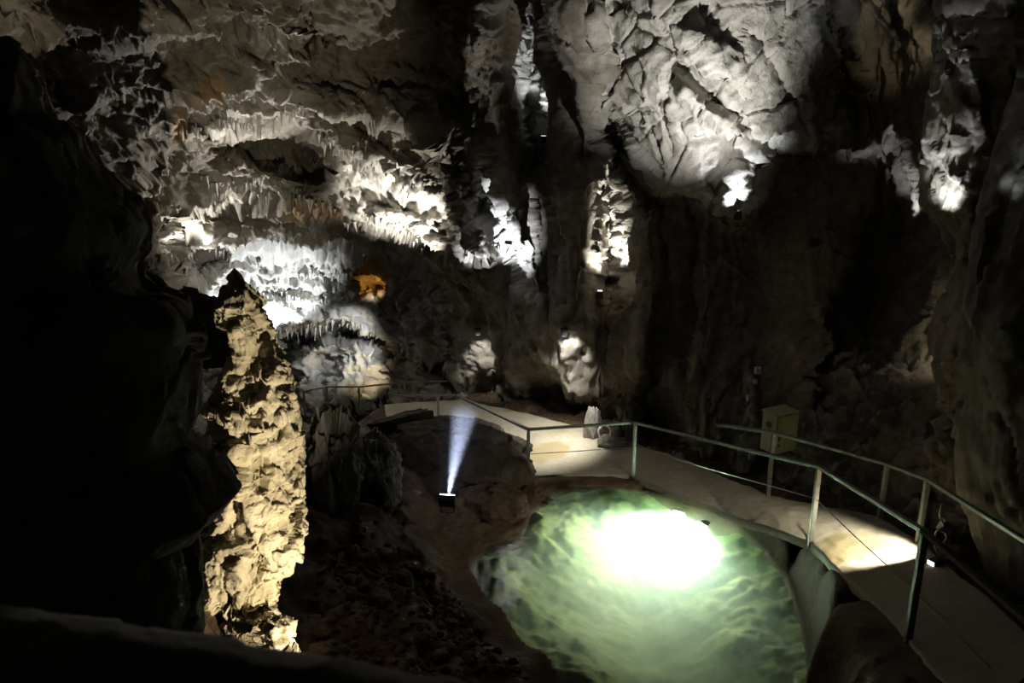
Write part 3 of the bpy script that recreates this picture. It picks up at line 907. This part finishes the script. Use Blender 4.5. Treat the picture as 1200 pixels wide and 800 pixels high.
hz = MB().tube([FLp + dv * 0.09, FLp + dv * 1.75], [0.16, 0.50], 20).build('haze', haze_mat())
bm = bmesh.new(); bm.from_mesh(hz.data); bmesh.ops.recalc_face_normals(bm, faces=bm.faces); bm.to_mesh(hz.data); bm.free()
tag(hz, 'faint haze lit bluish in the beam above the small floodlight', 'haze', kind='stuff')

# ================================================================== CABINET AND WALL FITTINGS
cb = Vector(at(np.array(913.0), np.array(504.0), np.array(bd[0] + 0.32)))
cab = thing('electrical_cabinet', 'pale yellow electrical cabinet with a round lock, hung behind the back railing', 'cabinet', cb)
RZ = Matrix.Rotation(math.radians(27), 3, 'Z')
MB().box((0, 0, 0), (0.44, 0.30, 0.62), RZ).build('body', M_cab, cab, bevel=0.012)
dr = MB().box(RZ @ Vector((0.0, -0.158, 0)), (0.42, 0.016, 0.59), RZ).build('door', M_cab, cab, bevel=0.004)
MB().box(RZ @ Vector((-0.16, -0.17, -0.05)), (0.035, 0.014, 0.05), RZ).build('latch', M_black, dr)
MB().box(RZ @ Vector((-0.16, -0.17, -0.16)), (0.03, 0.014, 0.03), RZ).build('latch', M_black, dr)
MB().tube([RZ @ Vector((-0.222, 0.0, 0.14)), RZ @ Vector((-0.236, 0.0, 0.14))], 0.05, 16).build('round_lock', M_black, cab)
MB().box((0, 0, 0.322), (0.47, 0.33, 0.022), RZ).build('rain_lid', M_cab, cab, bevel=0.004)
MB().bar(RZ @ Vector((0, 0.10, -0.30)), RZ @ Vector((0, 0.10, -1.05)), 0.05).build('post', M_steel, cab)
FIT = [((888, 434), 0.10, 'small grey junction box, uppermost of the wall fittings above the cabinet'), ((885, 447), 0.06, 'tiny pale cable clip just under the uppermost junction box'),
       ((878, 466), 0.08, 'small pale wall fitting left of the cabinet top'), ((881, 535), 0.09, 'small pale box on the rock under the cabinet')]
for (px_, py_), sz_, lab in FIT:
    p = Vector(wpt(px_, py_, 0.10))
    t = thing('junction_box', lab, 'box', p, 'wall fittings near the cabinet')
    MB().box((0, 0, 0), (sz_, 0.09, sz_ * 1.25)).build('body', M_white, t, bevel=0.008)
    MB().box((0, -0.05, 0), (sz_ * 0.85, 0.012, sz_ * 1.05)).build('cover', M_white, t, bevel=0.004)
    MB().tube([(0, 0.03, -sz_ * 0.6), (0.01, 0.06, -sz_ * 0.6 - 0.12)], 0.012, 8).build('cable', M_black, t)
def wall_lamp(px_, py_, off, lab, up):
    p = Vector(wpt(px_, py_, off))
    t = thing('wall_lamp', lab, 'lamp', p, 'small wall lamps')
    k = 1 if up else -1
    MB().box((0, 0, 0), (0.13, 0.13, 0.15), taper=0.8 if up else 1.15).build('housing', M_black, t, bevel=0.01)
    MB().box((0, 0, 0.079 * k), (0.09, 0.09, 0.006)).build('lens', M_lens_small, t)
    MB().bar((0, 0.05, 0), (0, 0.3, -0.02), 0.03).build('bracket', M_black, t)
M_lens_small = emit_mat('wall_lamp_lens', (1.0, 0.97, 0.9), 1.5)
wall_lamp(637, 164, 0.30, 'small black wall lamp shining up the narrow gully between dark ribs', True)
wall_lamp(560, 388, 0.30, 'small black wall lamp shining down, left one of the two low lamps above the path', False)
wall_lamp(661, 389, 0.30, 'small black wall lamp shining down, right one of the two low lamps above the path', False)
wall_lamp(703, 345, 0.35, 'small black wall lamp at the foot of the tall lit rib', True)
wall_lamp(864, 252, 0.35, 'small black wall lamp under the smooth pale slab', True)

# right-hand rock foot: cable loop, ballast, ground lamp, scraps
def R3(px_, py_, d): return Vector(at(np.array(float(px_)), np.array(float(py_)), np.array(float(d))))
gd = 8.1
bl = thing('ballast_box', 'white ballast box with cables on the rock foot beside the lit path', 'box', R3(1107, 616, gd))
MB().box((0, 0, 0), (0.11, 0.08, 0.14), Matrix.Rotation(0.4, 3, 'Y')).build('body', M_white, bl, bevel=0.01)
MB().tube([(0.02, 0, -0.07), (0.03, -0.03, -0.14), (0.0, -0.03, -0.20)], 0.014, 8).build('cable_gland', M_white, bl)
cp = [(1104, 590), (1102, 604), (1106, 616), (1098, 622), (1095, 634), (1097, 645), (1104, 653), (1113, 652), (1116, 645)]
cpts = [R3(a, b, gd - 0.05) for a, b in cp]
fine = []
for k in range(len(cpts) - 1):
    p0, p1, p2, p3 = cpts[max(k - 1, 0)], cpts[k], cpts[k + 1], cpts[min(k + 2, len(cpts) - 1)]
    for q in range(6):
        u = q / 6
        fine.append(0.5 * ((2 * p1) + (p2 - p0) * u + (2 * p0 - 5 * p1 + 4 * p2 - p3) * u * u + (3 * p1 - p0 - 3 * p2 + p3) * u ** 3))
tag(MB().tube(fine, 0.012, 8).build('cable', M_white, smooth=True), 'white cable looping down from the ballast box to the ground', 'cable')
gl = thing('ground_lamp', 'low dark ground lamp at the rock foot lighting the sandy path', 'lamp', R3(1097, 658, 8.0))
MB().box((0, 0, 0), (0.16, 0.10, 0.07), Matrix.Rotation(0.5, 3, 'Z')).build('housing', M_black, gl, bevel=0.01)
MB().box((-0.075, -0.03, 0.0), (0.012, 0.08, 0.05), Matrix.Rotation(0.5, 3, 'Z')).build('lens', M_lens_small, gl)
MB().bar((0, 0, -0.03), (0.02, 0.0, -0.12), 0.03).build('foot', M_black, gl)

# ================================================================== STALACTITES (parts of the wall)
rnd = random.Random(5)
def cone_mesh(seed):
    r = random.Random(seed); vs = []; fs = []
    ks = [(0.0, 1.0), (0.25, 0.62), (0.6, 0.34), (1.0, 0.06)]
    ox = oy = 0.0
    for z, rr in ks:
        for i in range(6):
            t = i * math.pi / 3 + 0.3
            q = rr * (0.85 + 0.3 * r.random())
            vs.append((ox + math.cos(t) * q, oy + math.sin(t) * q, -z))
        ox += r.uniform(-0.10, 0.10); oy += r.uniform(-0.10, 0.10)
    for k in range(3):
        for i in range(6):
            j = (i + 1) % 6
            fs.append((k * 6 + i, (k + 1) * 6 + i, (k + 1) * 6 + j, k * 6 + j))
    fs += [tuple(range(6)), tuple(range(23, 17, -1))]
    me = bpy.data.meshes.new('stalactite'); me.from_pydata(vs, [], fs); me.update()
    me.polygons.foreach_set('use_smooth', np.ones(len(fs), bool))
    me.materials.append(M_calcite)
    return me
CONES = [cone_mesh(k) for k in range(5)]
LIPS = [([(205,326),(235,352),(262,370),(330,390),(400,376),(436,392)], 60, 0.10, 0.45), ([(300,310),(350,318),(420,322)], 34, 0.08, 0.40), ([(295,340),(350,350),(425,352)], 44, 0.08, 0.40),
        ([(190,300),(230,286),(262,296),(275,306)], 26, 0.08, 0.35), ([(228,150),(262,138),(300,146),(345,132),(358,126)], 40, 0.06, 0.25),
        ([(235,208),(262,220),(290,212),(318,208)], 22, 0.06, 0.30), ([(296,226),(340,230),(372,240),(400,246)], 24, 0.06, 0.30), ([(372,160),(392,168),(410,178),(432,160)], 16, 0.08, 0.3),
        ([(400,262),(440,250),(480,280),(496,288)], 16, 0.08, 0.3)]
for pts, cnt, l0, l1 in LIPS:
    pp = np.array(pts, float)
    seg = np.concatenate([[0], np.cumsum(np.linalg.norm(np.diff(pp, axis=0), axis=1))])
    for k in range(cnt):
        u = seg[-1] * (k + rnd.random()) / cnt
        x = float(np.interp(u, seg, pp[:, 0])) + rnd.uniform(-2, 2); y = float(np.interp(u, seg, pp[:, 1])) + rnd.uniform(-5, 4)
        o = bpy.data.objects.new('stalactite', CONES[rnd.randrange(5)])
        o.location = Vector(wpt(x, y, 0.06))
        ln = l0 + (l1 - l0) * rnd.random() ** 2.2
        w = 0.018 + 0.07 * ln + 0.012 * rnd.random()
        o.scale = (w, w, ln)
        o.rotation_euler = (rnd.uniform(-0.15, 0.15), rnd.uniform(-0.2, 0.2), rnd.uniform(0, 6.28))
        o.parent = wall_back
        C.objects.link(o)

# ================================================================== SCREE AND RUBBLE
STONES = []; PUT = []
for k in range(7):
    me = boulder_mesh('stone', 40.0 + k * 3.7, (1, rnd.uniform(0.7, 1.0), rnd.uniform(0.5, 0.8)), 10, 0.3)
    me.materials.append(M_brown)
    STONES.append(me)
PALE = []
for me in STONES:
    m2 = me.copy(); m2.name = 'stone'; m2.materials.clear(); m2.materials.append(M_grey); PALE.append(m2)
def scatter(n, gen, r0, r1, label, group, name='stone', mats=None):
    for k in range(n):
        for tr in range(60):
            x, y = gen()
            r = (r0 + (r1 - r0) * rnd.random() ** 3) * (0.97 ** tr)
            if all((x - a_) ** 2 + (y - b_) ** 2 > (1.05 * (r + c_)) ** 2 for a_, b_, c_ in PUT):
                break
        PUT.append((x, y, r))
        o = bpy.data.objects.new(name, (mats or STONES)[rnd.randrange(7)])
        o.scale = (r, r, r)
        o.location = (x, y, gz(x, y) + r * 0.25)
        o.rotation_euler = (rnd.uniform(-0.4, 0.4), rnd.uniform(-0.4, 0.4), rnd.uniform(0, 6.28))
        C.objects.link(o)
        tag(o, label, 'stone', group)
SCREE_PX = [(375,640),(440,610),(520,655),(548,690),(585,740),(640,800),(650,830),(360,830)]
def in_scree():
    while True:
        px_, py_ = rnd.uniform(355, 655), rnd.uniform(605, 832)
        if poly_sd(np.array([px_]), np.array([py_]), SCREE_PX)[0] > 0:
            p = on_z(np.array(px_), np.array(py_), np.array(0.5 + 0.5 * (600 - px_) / 250))
            return float(p[0]), float(p[1])
scatter(290, in_scree, 0.05, 0.20, 'loose brown stone in the dark scree slope left of the pool', 'scree stones left of the pool')
def in_rub():
    px_ = rnd.uniform(665, 800); py_ = 512 + (px_ - 690) * 0.22 + rnd.uniform(-8, 12)
    p = on_z(np.array(px_), np.array(py_), np.array(0.25)); return float(p[0]), float(p[1])
scatter(46, in_rub, 0.05, 0.20, 'broken grey stone in the rubble along the wall foot behind the pool railing', 'rubble at the wall foot', mats=PALE)

# ================================================================== FOREGROUND PARAPET (near, out of focus)
a0 = at(np.array(-120.0), np.array(748.0), np.array(1.25)); a1 = at(np.array(640.0), np.array(878.0), np.array(1.25))
nu, nv = 120, 40
t = np.linspace(0, 1, nu)[None, :, None]; q = np.linspace(0, 1, nv)[:, None, None]
edge_ = a0 * (1 - t) + a1 * t
prof_y = np.interp(q, [0, .3, .4, .5, 1], [0.22, 0.20, 0.10, 0.0, -0.02]); prof_z = np.interp(q, [0, .3, .4, .5, 1], [-0.7, -0.04, 0.0, -0.03, -0.9])
PPp = edge_ + np.concatenate([0 * prof_y, prof_y, prof_z], -1)
PPp = PPp + grid_normals(PPp) * (0.012 * fbm(PPp * 5, 3) + 0.006 * facets(PPp * 9))[..., None]
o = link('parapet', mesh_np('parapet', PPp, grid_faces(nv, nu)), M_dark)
tag(o, kind='structure')

# ------------------------------------------------------------------ things at the wall foot behind the railing
def foot(px_, py_, z_=0.22):
    p = on_z(np.array(float(px_)), np.array(float(py_)), np.array(z_)); return Vector(p)
p = foot(695, 508)
o = link('stalagmite', boulder_mesh('stalagmite', 51.0, (0.16, 0.15, 0.42), 32, 0.25), M_grey); o.location = p + Vector((0, 0, 0.15))
tag(o, 'small pointed grey stalagmite at the wall foot left of the cable coil', 'rock')
for k, (px_, py_, sc_, lab) in enumerate([(735, 514, (0.10, 0.12, 0.40), 'upright splintered rock just left of the tall railing post at the pool'),
                                          (722, 516, (0.09, 0.10, 0.26), 'short upright rock splinter right of the cable coil'),
                                          (716, 520, (0.24, 0.14, 0.10), 'flat pale slab lying in front of the cable coil')]):
    o = link('rock_splinter', boulder_mesh('rock_splinter', 60.0 + 3 * k, sc_, 28, 0.35), M_grey); o.location = foot(px_, py_) + Vector((0, 0, sc_[2] * 0.4))
    tag(o, lab, 'rock')
c0 = foot(708, 513) + Vector((0, 0, 0.14))
pts = [c0 + Vector((math.cos(t_) * (0.12 + 0.006 * math.sin(5 * t_)), -0.02 * t_ / 6, math.sin(t_) * (0.14 + 0.006 * math.cos(3 * t_)))) for t_ in [i_ * math.pi / 10 for i_ in range(0, 54)]]
tag(MB().tube(pts, 0.018, 8).build('cable_coil', M_white, smooth=True), 'coil of pale cable leaning at the wall foot behind the railing', 'cable')
